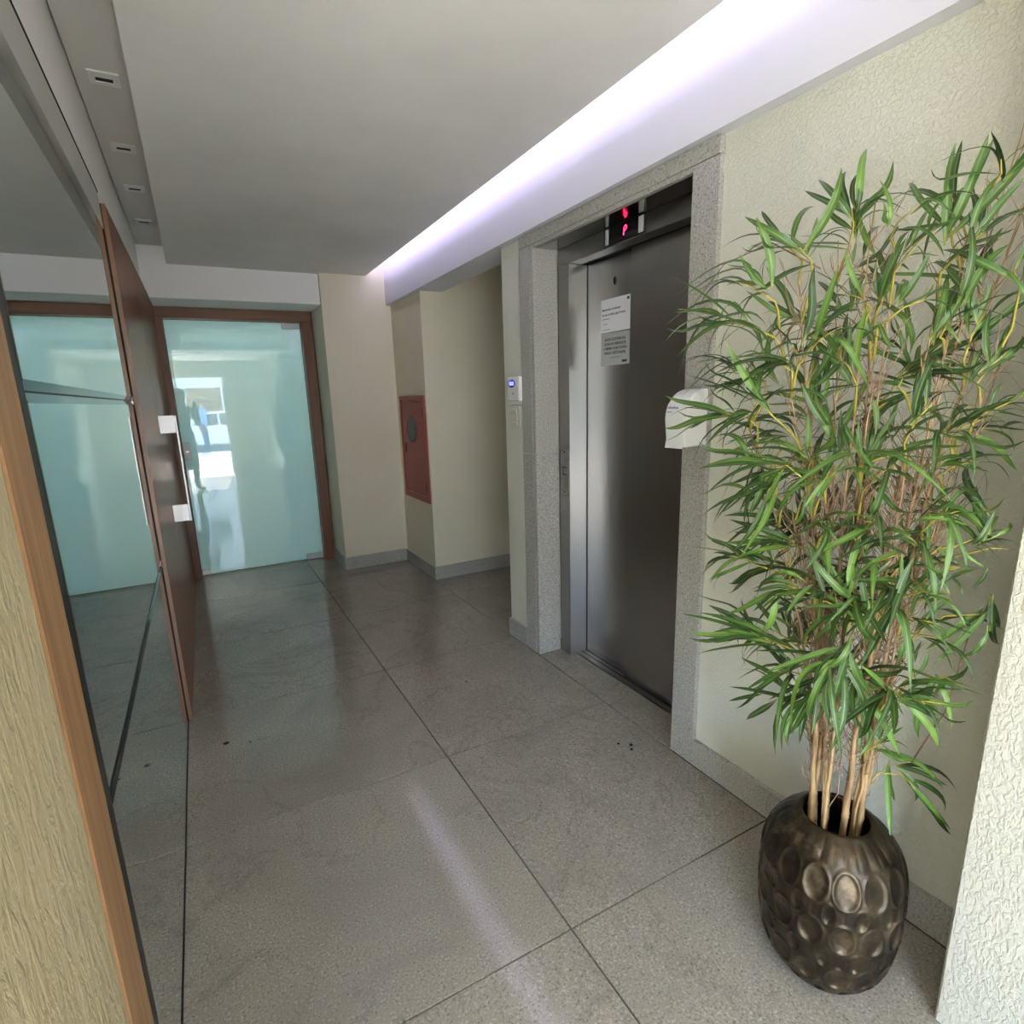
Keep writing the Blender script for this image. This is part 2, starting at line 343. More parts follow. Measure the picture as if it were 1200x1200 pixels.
# frosted glass door at the end
d1 = sroot('door_1', 'frosted glass door in a brown wooden frame at the end of the lobby', (.4, 5.5, 0))
obj('door_jamb', box(.93, 1.024, 5.455, 5.60, 0, 2.205), 'brown', d1, bevel=.004)
obj('door_jamb', box(-.240, -.140, 5.455, 5.60, 0, 2.205), 'brown', d1, bevel=.004)
obj('door_header', box(-.240, 1.024, 5.453, 5.60, 2.205, 2.291), 'brown_h', d1, bevel=.004)
gp = obj('glass_pane', box(-.139, .926, 5.545, 5.556, .012, 2.198), 'frost', d1)
o = obj('hinge_fitting', box(.775, .922, 5.535, 5.566, 2.148, 2.200), 'chrome', d1, bevel=.003); o['label'] = 'chrome top hinge plate'
o = obj('hinge_fitting', box(.765, .926, 5.535, 5.566, .006, .066), 'chrome', d1, bevel=.003); o['label'] = 'chrome bottom hinge plate'
o = obj('bolt_fitting', box(-.139, -.07, 5.533, 5.568, .012, .060), 'chrome', d1, bevel=.003); o['label'] = 'small chrome floor bolt'
lkk = obj('lock', box(-.139, -.083, 5.520, 5.58, 1.045, 1.20), 'plastic', d1, bevel=.004); lkk['label'] = 'white lock case'
obj('keyhole', disc((-.108, 5.517, 1.12), .012, 'y', .004, 16), 'chrome', lkk)
# lacquered wooden door on the left with its long pull handle
d2 = sroot('door_2', 'lacquered brown wooden door on the left with a square steel pull handle', (-.22, 4.1, 0))
def FX(y): return -.2125 + (y-2.9)*.008                            # the leaf stands slightly proud at its far side
for y0, y1 in ((2.900, 3.948), (3.954, 5.42)): obj('door_leaf', prism([(-.245, y0), (FX(y0), y0), (FX(y1), y1), (-.245, y1)], 'z', .004, 2.30), 'lacquer', d2)
obj('shadow_gap', box(-.245, -.214, 3.948, 3.954, .004, 2.30), 'dark', d2)
o = obj('edge_band', box(-.2268, -.2145, 2.8975, 2.8999, .004, 2.30), 'edge', d2); o['label'] = 'lighter wooden edge band'
obj('shadow_gap', box(-.2312, -.2270, 2.8985, 2.8999, .004, 2.30), 'dark', d2)
o = obj('edge_band', box(-.2140, -.2115, 2.8965, 2.9000, .004, 2.30), 'edge', d2, bevel=.0006); o['label'] = 'lighter wooden edge band'
hd = obj('handle', box(-.120, -.109, 3.915, 3.975, .806, 1.452), 'chrome', d2, bevel=.002); hd['label'] = 'square satin steel pull handle'
for z in (.806, 1.348): obj('handle_bracket', box(-.2045, -.109, 3.938, 3.947, z, z+.104), 'chrome', hd, bevel=.001)
# street entrance, seen only as a reflection in the frosted glass
d3 = sroot('door_3', 'open glass street door with a white frame', (0, -2.3, 0))
for x in (-1.8, .60): obj('door_jamb', box(x, x+.05, -2.36, -2.29, 0, 2.12), 'plastic', d3, bevel=.003)
obj('door_header', box(-1.75, .60, -2.36, -2.29, 2.07, 2.12), 'plastic', d3, bevel=.003)
for y0, y1, z0, z1 in ((-2.28, -2.22, .02, 2.05), (-1.5, -1.44, .02, 2.05), (-2.22, -1.5, .02, .10), (-2.22, -1.5, 1.97, 2.05)):
    obj('leaf_frame', box(.54, .58, y0, y1, z0, z1), 'plastic', d3, bevel=.003)
obj('glass_pane', box(.557, .563, -2.22, -1.5, .10, 1.97), 'glass', d3)

# ------------------------------------------------------------------ mirror on the left wall
mr_ = thing('wall_mirror', 'tall frameless wall mirror of three panes beside the tan oak trim', 'mirror', (-.24, 2.0, 0))
Y0, Y1, BV, BD = 1.127, 2.8995, .017, .0045
def mirror_sheet(z0, z1, bevel_top, bevel_bot):
    bm = bmesh.new(); x = -.2312
    zt, zb = z1 - (BV if bevel_top else 0), z0 + (BV if bevel_bot else 0)
    ys = [Y0, Y0+BV, Y1]
    def V(y, z): return bm.verts.new((x - (BD if (y == Y0 or z in (z0, z1)) and not (z == z1 and not bevel_top and y != Y0) and not (z == z0 and not bevel_bot and y != Y0) else 0), y, z))
    zs = [z0] + ([zb] if bevel_bot else []) + ([zt] if bevel_top else []) + [z1]
    if zs[-1] == zs[-2]: zs.pop()
    g = [[V(y, z) for y in ys] for z in zs]
    for i in range(len(zs)-1):
        for k in range(2): bm.faces.new((g[i][k], g[i][k+1], g[i+1][k+1], g[i+1][k]))
    ext = bmesh.ops.extrude_face_region(bm, geom=bm.faces[:])
    bmesh.ops.translate(bm, verts=[e for e in ext['geom'] if isinstance(e, bmesh.types.BMVert)], vec=(-.008, 0, 0))
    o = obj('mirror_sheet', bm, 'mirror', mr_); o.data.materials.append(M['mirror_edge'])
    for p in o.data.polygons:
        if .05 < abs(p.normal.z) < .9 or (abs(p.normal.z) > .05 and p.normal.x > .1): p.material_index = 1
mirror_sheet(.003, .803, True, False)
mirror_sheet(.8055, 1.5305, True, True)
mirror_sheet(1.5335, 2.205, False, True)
obj('backing', box(-.246, -.2415, 1.0855, Y1, .002, 2.205), 'black', mr_)
obj('edge_strip', box(-.2415, -.2290, 1.0855, 1.1265, .002, 2.205), 'black', mr_, bevel=.001)
for z in (.804, 1.532): obj('joint_strip', box(-.2415, -.2350, 1.127, Y1, z-.0015, z+.0015), 'black', mr_)
o = obj('frame', box(-.246, -.2280,   .9455, 1.085, .001, 2.20), 'oak', mr_, bevel=.003); o['label'] = 'wide tan oak trim at the near side of the mirror'

# ------------------------------------------------------------------ lift
lift = thing('elevator', 'stainless steel lift with two-leaf sliding door in a granite surround', 'elevator', (1.8, 2.08, 0))
o = obj('door_leaf', box(1.875, 1.895, 2.135, 2.512, .006, 2.15), 'steel_door', lift, bevel=.001); o['label'] = 'rear sliding door leaf with the notices'
kh = obj('key_hole', disc((1.8735, 2.293, 2.029), .010, 'x', .0016, 16, ry=.019), 'black', o)
obj('door_leaf', box(1.845, 1.867, 1.50, 2.142, .006, 2.15), 'steel_door', lift, bevel=.001)
jb = obj('door_jamb', box(1.757, 1.872, 2.512, 2.609, 0, 2.143), 'steel', lift, bevel=.0025)
obj('jamb_gap', box(1.8725, 1.898, 2.5125, 2.53, 0, 2.15), 'black', lift)
hdr = obj('header', box(1.757, 1.835, 1.50, 2.609, 2.143, 2.224), 'steel', lift, bevel=.0025); hdr['label'] = 'steel header above the lift door'
obj('header_track', box(1.836, 1.90, 1.50, 2.609, 2.151, 2.224), 'dark', lift)
obj('soffit_plate', box(1.632, 1.835, 1.559, 2.610, 2.2243, 2.2263), 'steel_gloss', lift)
sl = obj('sill', box(1.805, 1.90, 1.50, 2.510, .0005, .004), 'steel', lift)
for x in (1.838, 1.869): obj('sill_groove', box(x, x+.006, 1.50, 2.510, .004, .0055), 'black', sl)
fi = obj('floor_indicator', box(1.7525, 1.7568, 1.952, 2.222, 2.149, 2.222), 'display', lift, bevel=.001); fi['label'] = 'black floor indicator showing a red letter P'
for y0, y1 in ((1.960, 1.990), (2.190, 2.212)):
    obj('indicator_cap', box(1.7485, 1.7524, y0, y1, 2.154, 2.218), 'plastic_grey', fi, bevel=.001)
# dot-matrix P
dots = bmesh.new()
for r_, row in enumerate(('0110', '1001', '1001', '1110', '1000', '1000', '1000')):
    for c_, ch in enumerate(row):
        if ch == '1':
            y = 2.088 - c_*.0052 - (6-r_)*.0008; z = 2.206 - r_*.0056
            disc((1.7518, y, z), .0030, 'x', .0006, 8, dots)
obj('digit', dots, 'digit', fi)
cp = obj('call_plate', box(1.7558, 1.7569, 2.520, 2.597, .953, 1.200), 'steel_gloss', jb, bevel=.0004); cp['label'] = 'steel call button plate'
bt = bmesh.new()
disc((1.7546, 2.559, 1.188), .0045, 'x', .0011, 10, bt); disc((1.7546, 2.559, .968), .0045, 'x', .0011, 10, bt)
for a in ((2.541, 2.577, 1.103, 1.108), (2.541, 2.577, 1.064, 1.069), (2.574, 2.578, 1.064, 1.108)): box(1.7546, 1.7557, *a, bm=bt)
M_ = obj('button', bt, 'black', jb); M_['label'] = 'call button outline and dark screws'; M_['kind'] = 'stuff'

# notices on the rear leaf
n1 = thing('paper_notice', 'white printed notice, the upper of two sheets on the lift door', 'notice', (1.8745, 2.285, 1.79), 'notices on the lift door')
obj('sheet', box(1.8742, 1.8748, 2.177, 2.398, 1.794, 1.951), 'paper', n1)
obj('mark', box(1.8738, 1.8741, 2.184, 2.200, 1.930, 1.942), 'ink', n1)
text('lettering', 'Manutenção de elevador', .0150, (1.8741, 2.388, 1.898), 'ink', n1, bold=.02, sx=.95)
text('lettering', 'Em caso de dúvida, ligue 24 horas', .0150, (1.8741, 2.388, 1.874), 'ink', n1, bold=.02, sx=.86)
text('lettering', 'Atenciosamente,', .009, (1.8741, 2.388, 1.856), 'ink', n1)
text('lettering', 'A síndica', .009, (1.8741, 2.380, 1.832), 'ink', n1)
text('lettering', 'Central de atendimento', .007, (1.8741, 2.388, 1.806), 'ink', n1)
n2 = thing('safety_notice', 'pale grey safety notice in bold capitals, the lower of two sheets on the lift door', 'notice', (1.8745, 2.285, 1.63), 'notices on the lift door')
obj('sheet', box(1.8742, 1.8748, 2.177, 2.395, 1.634, 1.788), 'sticker', n2)
for i, (s, sx) in enumerate((('ANTES DE ENTRAR NO', .82), ('ELEVADOR VERIFIQUE SE', .80), ('O MESMO SE ENCONTRA', .82), ('PARADO NESTE ANDAR.', .80))):
    text('lettering', s, .0185, (1.8741, 2.286, 1.752 - i*.0215), 'ink', n2, align='CENTER', bold=.03, sx=sx)
text('lettering', 'Lei 9.502 de 11/03/1997', .009, (1.8741, 2.286, 1.668), 'ink', n2, align='CENTER')
obj('mark', box(1.8738, 1.8741, 2.196, 2.232, 1.645, 1.656), 'ink', n2)

# ------------------------------------------------------------------ small things on the walls
fc = thing('fire_hose_cabinet', 'red fire hose cabinet with a round window on the cream passage wall', 'cabinet', (1.61, 4.6, .65))
fx = 1.6168
fr_ = bmesh.new()
for a in ((4.295, 4.335, .648, 1.527), (4.870, 4.905, .648, 1.527), (4.335, 4.870, .648, .690), (4.335, 4.870, 1.490, 1.527)): box(1.603, fx, *a, bm=fr_)
obj('frame', fr_, 'red', fc)
dr = obj('door', box(1.6075, fx, 4.341, 4.864, .696, 1.484), 'red', fc, bevel=.002)
wd = obj('round_window', disc((1.6062, 4.63, 1.257), .108, 'x', .0012, 32), 'window_dark', dr); wd['label'] = 'round dark glass window'
rg = bmesh.new()
n = 32
ring = [[rg.verts.new((x, 4.63 + r*math.cos(k*2*math.pi/n), 1.257 + r*math.sin(k*2*math.pi/n))) for k in range(n)] for x, r in ((1.6073, .118), (1.6045, .117), (1.6045, .107), (1.6073, .106))]
for a, b_ in ((0, 1), (1, 2), (2, 3)):
    for k in range(n): rg.faces.new((ring[a][k], ring[a][(k+1) % n], ring[b_][(k+1) % n], ring[b_][k]))
obj('window_rim', rg, 'black', wd)
obj('latch', box(1.6035, 1.6074, 4.795, 4.825, 1.045, 1.125), 'black', dr, bevel=.001)
for z in (1.39, .79): obj('hinge', tube([(1.604, 4.337, z-.035), (1.604, 4.337, z+.035)], .006, 8), 'red_dark', dr)

cr_ = thing('card_reader', 'white wall intercom with an oval blue screen beside the lift', 'intercom', (1.61, 2.81, 1.47))
cx = WX-.0071
obj('body', box(1.583, cx, 2.744, 2.874, 1.470, 1.603), 'plastic', cr_, bevel=.005)
sc_ = obj('screen', disc((1.5815, 2.821, 1.566), .040, 'x', .0014, 28, ry=.021), 'screen_blue', cr_); sc_['label'] = 'oval blue screen'
obj('display', box(1.5808, 1.5814, 2.795, 2.847, 1.556, 1.577), 'lcd', sc_)
obj('button', disc((1.5815, 2.809, 1.512), .009, 'x', .0014, 16), 'plastic_grey', cr_)
ls = thing('light_switch', 'old ivory switch plate coming loose below the intercom', 'switch', (1.612, 2.83, 1.31))
pb = prism([(1.600, 2.772), (cx, 2.790), (cx, 2.884), (1.606, 2.884)], 'z', 1.312, 1.443)
obj('plate', pb, 'plastic_old', ls, bevel=.002)
for z in (1.330, 1.364, 1.398): obj('rocker', prism([(1.5965, 2.800), (1.6040, 2.801), (1.6060, 2.862), (1.5985, 2.862)], 'z', z, z+.026), 'plastic_old', ls, bevel=.0015)

sd_ = thing('soap_dispenser', 'white rounded sanitiser dispenser fixed to the granite beside the lift', 'dispenser', (1.56, 1.48, 1.30))
arc = [(1.6045, 1.306), (1.500, 1.302), (1.493, 1.400)] + [(1.605 - .112*math.cos(math.radians(a))**.75, 1.40 + .103*math.sin(math.radians(a))) for a in range(10, 90, 10)] + [(1.6045, 1.504)]
obj('housing', prism(arc, 'y', 1.441, 1.535), 'plastic', sd_, smooth=False, bevel=.004)
obj('push_lever', prism([(1.4925, 1.345), (1.4925, 1.360), (1.484, 1.300), (1.502, 1.2985), (1.4985, 1.345)][:2] + [(1.4815, 1.299), (1.499, 1.297), (1.4995, 1.345)], 'y', 1.452, 1.522), 'plastic', sd_, bevel=.0015)
o = text('lettering', 'Columbus', .013, (1.4895, 1.528, 1.437), 'ink_blue', sd_, bold=.02, sx=1.1)
o = text('lettering', 'higiene', .007, (1.4895, 1.524, 1.424), 'ink_blue', sd_, sx=1.4)

for k, (y, w) in enumerate(((2.665, 'nearest'), (3.285, 'second nearest'), (3.83, 'third nearest'), (4.45, 'farthest'))):
    rl = thing('recessed_light', 'small square white recessed ceiling light, %s of the four in the groove' % w, 'ceiling light', (-.132, y, 2.65), 'recessed lights in the ceiling groove')
    x0, x1, y0, y1 = -.180, -.086, y-.046, y+.046
    f_ = bmesh.new()
    for a in ((x0, x1, y0, y0+.019), (x0, x1, y1-.019, y1), (x0, x0+.020, y0+.019, y1-.019), (x1-.020, x1, y0+.019, y1-.019)): box(*a, 2.644, 2.650, bm=f_)
    obj('frame', f_, 'lens', rl)
    obj('lamp_well', box(x0+.020, x1-.020, y0+.019, y1-.019, 2.6485, 2.6498), 'dark', rl)
    obj('reflector', box(x0+.0203, x1-.0203, y0+.0193, y0+.042, 2.6460, 2.6484), 'lens', rl)
tp = thing('led_strip', 'violet-white LED strip glowing along the ceiling cove', 'light strip', (1.36, 2.7, ZC+.022))
obj('channel', box(1.350, 1.366, .5, 4.95, ZC+.0225, ZC+.030), 'alu', tp)
obj('tape', box(1.352, 1.364, .5, 4.95, ZC+.0302, ZC+.032), 'led', tp)
TUFTS = [
 ((1.268, 0.777, 1.824),(-0.27, 0.04, 0.96),(-0.48, 0.86, -0.17),150,14,0.116),
 ((1.333, 0.787, 1.756),(0.45, -0.85, 0.26),(-0.27, 0.14, 0.95),160,9,0.089),
 ((1.24, 0.903, 1.809),(-0.58, 0.6, 0.56),(-0.2, 0.55, -0.81),120,8,0.106),
 ((1.103, 0.89, 1.717),(-0.63, 0.7, 0.34),(-0.1, 0.36, -0.93),70,8,0.117),
 ((1.065, 0.874, 1.634),(-0.63, 0.73, 0.25),(-0.08, 0.25, -0.96),60,10,0.132),
 ((1.335, 0.63, 1.798),(-0.1, -0.24, 0.97),(-0.45, 0.88, 0.17),40,5,0.173),
 ((1.289, 0.661, 1.766),(0.24, -0.73, 0.64),(-0.42, 0.52, 0.74),90,8,0.074),
 ((1.31, 0.589, 1.743),(0.22, -0.74, 0.63),(-0.38, 0.53, 0.76),40,6,0.099),
 ((1.364, 0.516, 1.666),(-0.24, 0.33, 0.91),(-0.28, 0.88, -0.39),30,3,0.118),
 ((1.325, 0.607, 1.613),(0.15, -0.48, 0.87),(-0.4, 0.77, 0.5),50,6,0.129),
 ((1.402, 0.707, 1.552),(-0.2, 0.32, 0.93),(-0.41, 0.83, -0.37),140,10,0.132),
 ((1.358, 0.69, 1.515),(0.42, -0.84, 0.33),(-0.16, 0.29, 0.94),50,10,0.144),
 ((1.264, 0.782, 1.62),(-0.34, 0.66, -0.67),(0.41, -0.54, -0.73),120,9,0.107),
 ((1.303, 0.889, 1.643),(-0.55, 0.76, 0.34),(-0.12, 0.33, -0.94),90,8,0.123),
 ((1.126, 0.841, 1.561),(-0.58, 0.75, 0.32),(-0.16, 0.28, -0.95),60,9,0.132),
 ((1.144, 0.907, 1.528),(-0.61, 0.77, 0.19),(-0.1, 0.16, -0.98),50,9,0.128),
 ((1.094, 0.829, 1.456),(-0.4, 0.57, 0.72),(-0.45, 0.56, -0.7),50,5,0.158),
 ((1.117, 0.914, 1.442),(-0.63, 0.77, -0.07),(0.02, -0.08, -1.0),50,10,0.138),
 ((1.268, 0.919, 1.379),(-0.58, 0.81, 0.04),(-0.08, -0.02, -1.0),50,8,0.163),
 ((1.273, 0.769, 1.538),(-0.28, 0.42, 0.86),(-0.44, 0.75, -0.5),120,8,0.131),
 ((1.247, 0.762, 1.395),(-0.06, 0.24, 0.97),(-0.52, 0.82, -0.23),110,7,0.142),
 ((1.277, 0.697, 1.356),(0.17, -0.11, 0.98),(-0.46, 0.87, 0.17),90,6,0.124),
 ((1.234, 0.656, 1.349),(0.48, -0.83, 0.28),(-0.04, 0.3, 0.95),40,5,0.108),
 ((1.211, 0.583, 1.433),(0.29, -0.51, 0.81),(-0.33, 0.75, 0.58),90,8,0.111),
 ((1.357, 0.57, 1.41),(0.37, -0.82, 0.44),(-0.12, 0.43, 0.89),60,9,0.106),
 ((1.333, 0.562, 1.335),(0.4, -0.87, 0.27),(-0.01, 0.29, 0.96),40,7,0.105),
 ((1.381, 0.55, 1.525),(0.23, -0.61, 0.76),(-0.29, 0.7, 0.65),60,8,0.091),
 ((1.136, 0.793, 1.331),(-0.58, 0.79, -0.18),(0.01, -0.22, -0.98),70,9,0.143),
 ((1.141, 0.839, 1.273),(-0.6, 0.72, -0.34),(0.08, -0.36, -0.93),60,9,0.143),
 ((1.291, 0.859, 1.169),(-0.54, 0.84, 0.08),(-0.22, -0.05, -0.97),70,10,0.152),
 ((1.195, 0.857, 1.139),(-0.5, 0.82, 0.29),(-0.36, 0.11, -0.93),60,8,0.113),
 ((1.152, 0.899, 1.086),(-0.61, 0.79, 0.01),(-0.22, -0.16, -0.96),60,8,0.108),
 ((1.247, 0.872, 1.061),(-0.55, 0.83, 0.09),(-0.28, -0.08, -0.96),80,8,0.126),
 ((1.14, 0.755, 1.057),(-0.61, 0.72, -0.34),(-0.04, -0.45, -0.89),60,8,0.122),
 ((1.166, 0.834, 0.896),(-0.51, 0.84, 0.17),(-0.42, -0.07, -0.91),70,12,0.159),
 ((1.294, 0.848, 0.891),(0.33, 0.16, 0.93),(-0.53, 0.84, 0.04),60,5,0.132),
 ((1.217, 0.743, 1.042),(0.55, -0.82, 0.14),(0.18, 0.28, 0.94),80,6,0.121),
 ((1.289, 0.725, 1.012),(0.45, -0.88, -0.14),(0.34, 0.03, 0.94),60,5,0.119),
 ((1.182, 0.661, 0.925),(-0.52, 0.22, -0.82),(0.28, -0.87, -0.41),90,12,0.159),
 ((1.233, 0.726, 0.796),(-0.61, 0.32, -0.73),(0.19, -0.83, -0.53),80,8,0.151),
 ((1.25, 0.663, 0.832),(-0.45, -0.05, -0.89),(0.4, -0.9, -0.15),70,7,0.146),
 ((1.276, 0.529, 0.844),(0.43, -0.89, 0.12),(0.34, 0.29, 0.89),80,11,0.113),
 ((1.404, 0.615, 0.832),(0.25, 0.39, 0.89),(-0.48, 0.84, -0.24),110,6,0.095),
 ((1.291, 0.614, 0.688),(0.62, -0.45, 0.64),(-0.02, 0.81, 0.59),150,8,0.079),
 ((1.442, 0.623, 0.543),(0.01, -0.84, -0.54),(0.62, -0.42, 0.66),90,7,0.149),
 ((1.393, 0.514, 1.195),(0.21, -0.0, 0.98),(-0.33, 0.94, 0.07),110,8,0.129),
 ((1.397, 0.506, 1.165),(0.35, -0.94, 0.04),(0.19, 0.11, 0.97),110,10,0.091),
 ((1.376, 0.546, 1.117),(-0.39, 0.91, -0.12),(-0.19, -0.21, -0.96),110,8,0.086),
 ((1.404, 0.493, 1.024),(-0.25, -0.2, -0.95),(0.36, -0.93, 0.1),70,8,0.131),
 ((1.226, 0.597, 1.157),(-0.49, 0.71, -0.51),(0.04, -0.56, -0.83),100,7,0.104),
 ((1.423, 0.654, 1.228),(-0.28, 0.82, 0.5),(-0.35, 0.4, -0.85),120,7,0.117),
 ((1.279, 0.555, 1.238),(0.43, -0.8, 0.41),(-0.01, 0.45, 0.89),60,6,0.109),
 ((1.31, 0.721, 1.231),(-0.18, -0.04, -0.98),(0.47, -0.88, -0.05),100,7,0.116),
 ((1.195, 0.754, 1.297),(-0.5, 0.63, -0.59),(0.22, -0.57, -0.79),110,8,0.108),
 ((1.363, 0.72, 1.461),(-0.44, 0.81, -0.39),(0.16, -0.36, -0.92),140,9,0.108),
 ((1.251, 0.827, 1.466),(-0.11, 0.2, 0.97),(-0.54, 0.81, -0.23),140,8,0.138),
 ((1.366, 0.58, 1.591),(0.08, -0.34, 0.94),(-0.39, 0.86, 0.34),70,6,0.107),
 ((1.313, 0.848, 0.74),(-0.25, 0.83, 0.5),(-0.61, 0.27, -0.75),50,4,0.119),
 ((1.392, 0.68, 0.962),(-0.43, 0.18, -0.89),(0.31, -0.89, -0.33),80,5,0.142),
 ((1.27, 0.746, 1.676),(-0.5, 0.75, 0.44),(-0.13, 0.44, -0.89),140,8,0.109),
 ((1.219, 0.634, 1.641),(0.41, -0.86, 0.31),(-0.23, 0.23, 0.95),120,7,0.082),
 ((1.407, 0.517, 1.458),(0.28, -0.72, 0.63),(-0.2, 0.6, 0.77),80,6,0.075),
 ((1.352, 0.584, 1.063),(-0.32, 0.92, 0.24),(-0.35, 0.12, -0.93),80,5,0.089),
 ((1.207, 0.674, 1.18),(-0.52, 0.71, -0.48),(0.07, -0.52, -0.85),120,6,0.096),
]

# ------------------------------------------------------------------ planter
PX, PY = 1.297, .693
pot = thing('planter', 'dark bronze barrel planter with hammered oval dimples, standing on the floor', 'planter', (PX, PY, 0))
HP = .440
KN = [(0, .107), (.12, .140), (.35, .161), (.60, .1635), (.80, .155), (.93, .121), (1.0, .0842)]
def prof(t):
    for (a, ra), (b_, rb) in zip(KN, KN[1:]):
        if t <= b_:
            i = KN.index((a, ra)); u = (t-a)/(b_-a)
            p0 = KN[i-1] if i else (2*a-b_, 2*ra-rb); p3 = KN[i+2] if i+2 < len(KN) else (2*b_-a, 2*rb-ra)
            m0 = (rb-p0[1])/(b_-p0[0])*(b_-a); m1 = (p3[1]-ra)/(p3[0]-a)*(b_-a)
            return (2*u**3-3*u*u+1)*ra + (u**3-2*u*u+u)*m0 + (-2*u**3+3*u*u)*rb + (u**3-u*u)*m1
    return KN[-1][1]
NA, NZ = 288, 132
ROWS = [(.347, 0, .0275, .041, .0075), (.283, .5, .0140, .028, .005), (.222, 0, .0270, .038, .0075), (.156, .5, .0140, .028, .005), (.094, 0, .0255, .037, .007), (.036, .5, .0135, .026, .005)]
NC = 15
def relief(ang, z, r):
    d = 0
    for zc, off, a, h, dep in ROWS:
        if abs(z-zc) > h*1.4: continue
        u = (ang/(2*math.pi)*NC - off) % 1; u = min(u, 1-u)
        x = u*2*math.pi/NC*r; q = math.sqrt((x/a)**2 + ((z-zc)/h)**2)
        if q < 1: d -= dep*(1-q**2.6)**.9
        d += .0022*math.exp(-((q-1.03)/.10)**2)
    if z > .388:                                  # ribs and petals running up to the rim
        w = min(1, (z-.388)/.015)*min(1, (HP-z)/.03); d += .0028*w*abs(math.sin(ang*NC))**.6 - .002*w
    elif .02 < z < .36:                           # upright seams between the dimples
        u = (ang/(2*math.pi)*NC) % 1; u = min(u, 1-u)
        if d == 0 or abs(d) < .0004: d -= .0022*math.exp(-(u*2*math.pi/NC*r/.0022)**2)
    return d + .0012*math.cos(ang*NC)*math.sin(z*58)
bm = bmesh.new(); rings = []
A0 = .30
for i in range(NZ+1):
    t = i/NZ; z = HP*t; r = prof(t)
    rings.append([bm.verts.new((PX + (r + relief(k*2*math.pi/NA + A0, z, r))*math.cos(k*2*math.pi/NA), PY + (r + relief(k*2*math.pi/NA + A0, z, r))*math.sin(k*2*math.pi/NA), z + .0005)) for k in range(NA)])
for r0, r1 in zip(rings, rings[1:]):
    for k in range(NA): bm.faces.new((r0[k], r0[(k+1) % NA], r1[(k+1) % NA], r1[k]))
bm.faces.new(rings[0][::-1])
top = rings[-1]; last = top
for dr_, z in ((.006, HP+.002), (.010, HP-.004), (.004, HP-.05), (-.03, HP-.12)):
    rr = .0842 - dr_
    cur = [bm.verts.new((PX + rr*math.cos(k*2*math.pi/NA), PY + rr*math.sin(k*2*math.pi/NA), z)) for k in range(NA)]
    for k in range(NA): bm.faces.new((last[k], last[(k+1) % NA], cur[(k+1) % NA], cur[k]))
    last = cur
obj('body', bm, 'bronze', pot, smooth=True)
obj('soil', disc((PX, PY, HP-.125), .116, 'z', .012, 40), 'soil', pot)

# ------------------------------------------------------------------ artificial bamboo
bam = thing('bamboo_plant', 'tall leafy bamboo with tan canes standing in the bronze planter', 'plant', (PX, PY, HP-.11))
root = wloc(bam)
def V(t): return Vector(t)
# canes: base in the pot, lean and top
CANES = []
targets = [(1.18, .93, 1.40), (1.17, .86, 1.62), (1.22, .86, 1.72), (1.26, .80, 1.80), (1.27, .74, 1.86), (1.33, .75, 1.62), (1.30, .70, 1.74), (1.34, .64, 1.66),
           (1.37, .61, 1.80), (1.41, .57, 1.92), (1.44, .56, 1.82), (1.40, .55, 1.52), (1.24, .77, 1.35), (1.30, .63, 1.38), (1.22, .82, 1.18), (1.36, .68, 1.30), (1.42, .60, 1.25), (1.26, .70, 1.55)]
for i, t in enumerate(targets):
    a = math.atan2(t[1]-PY, t[0]-PX) + R.uniform(-.3, .3); r = R.uniform(.015, .06)
    b0 = Vector((PX + r*math.cos(a), PY + r*math.sin(a), HP-.11)); t = Vector(t); h = t.z-b0.z
    lean = Vector((t.x-b0.x, t.y-b0.y, 0)); pts = []
    n = 18
    for k in range(n+1):
        u = k/n
        pts.append(b0 + lean*(.18*u + .82*u**2.0) + Vector((R.uniform(-1, 1)*.003, R.uniform(-1, 1)*.003, h*u)))
    r0 = (.0062, .0052, .0078, .0046, .0060, .0085, .005, .0064)[i % 8]
    CANES.append(pts)
    bm = bmesh.new(); P2, r2 = [], []
    for k, p in enumerate(pts):
        u = k/n; rr = r0*(1-u*.78)
        if k % 3 == 2 and k < n: P2 += [p-Vector((0, 0, .005)), p, p+Vector((0, 0, .005))]; r2 += [rr, rr*1.28, rr]
        else: P2.append(p); r2.append(rr)
    tube(P2, r2, 7, bm)
    obj('cane', bm, 'cane', bam, smooth=True)
ALLC = [p for c in CANES for p in c[3:]]
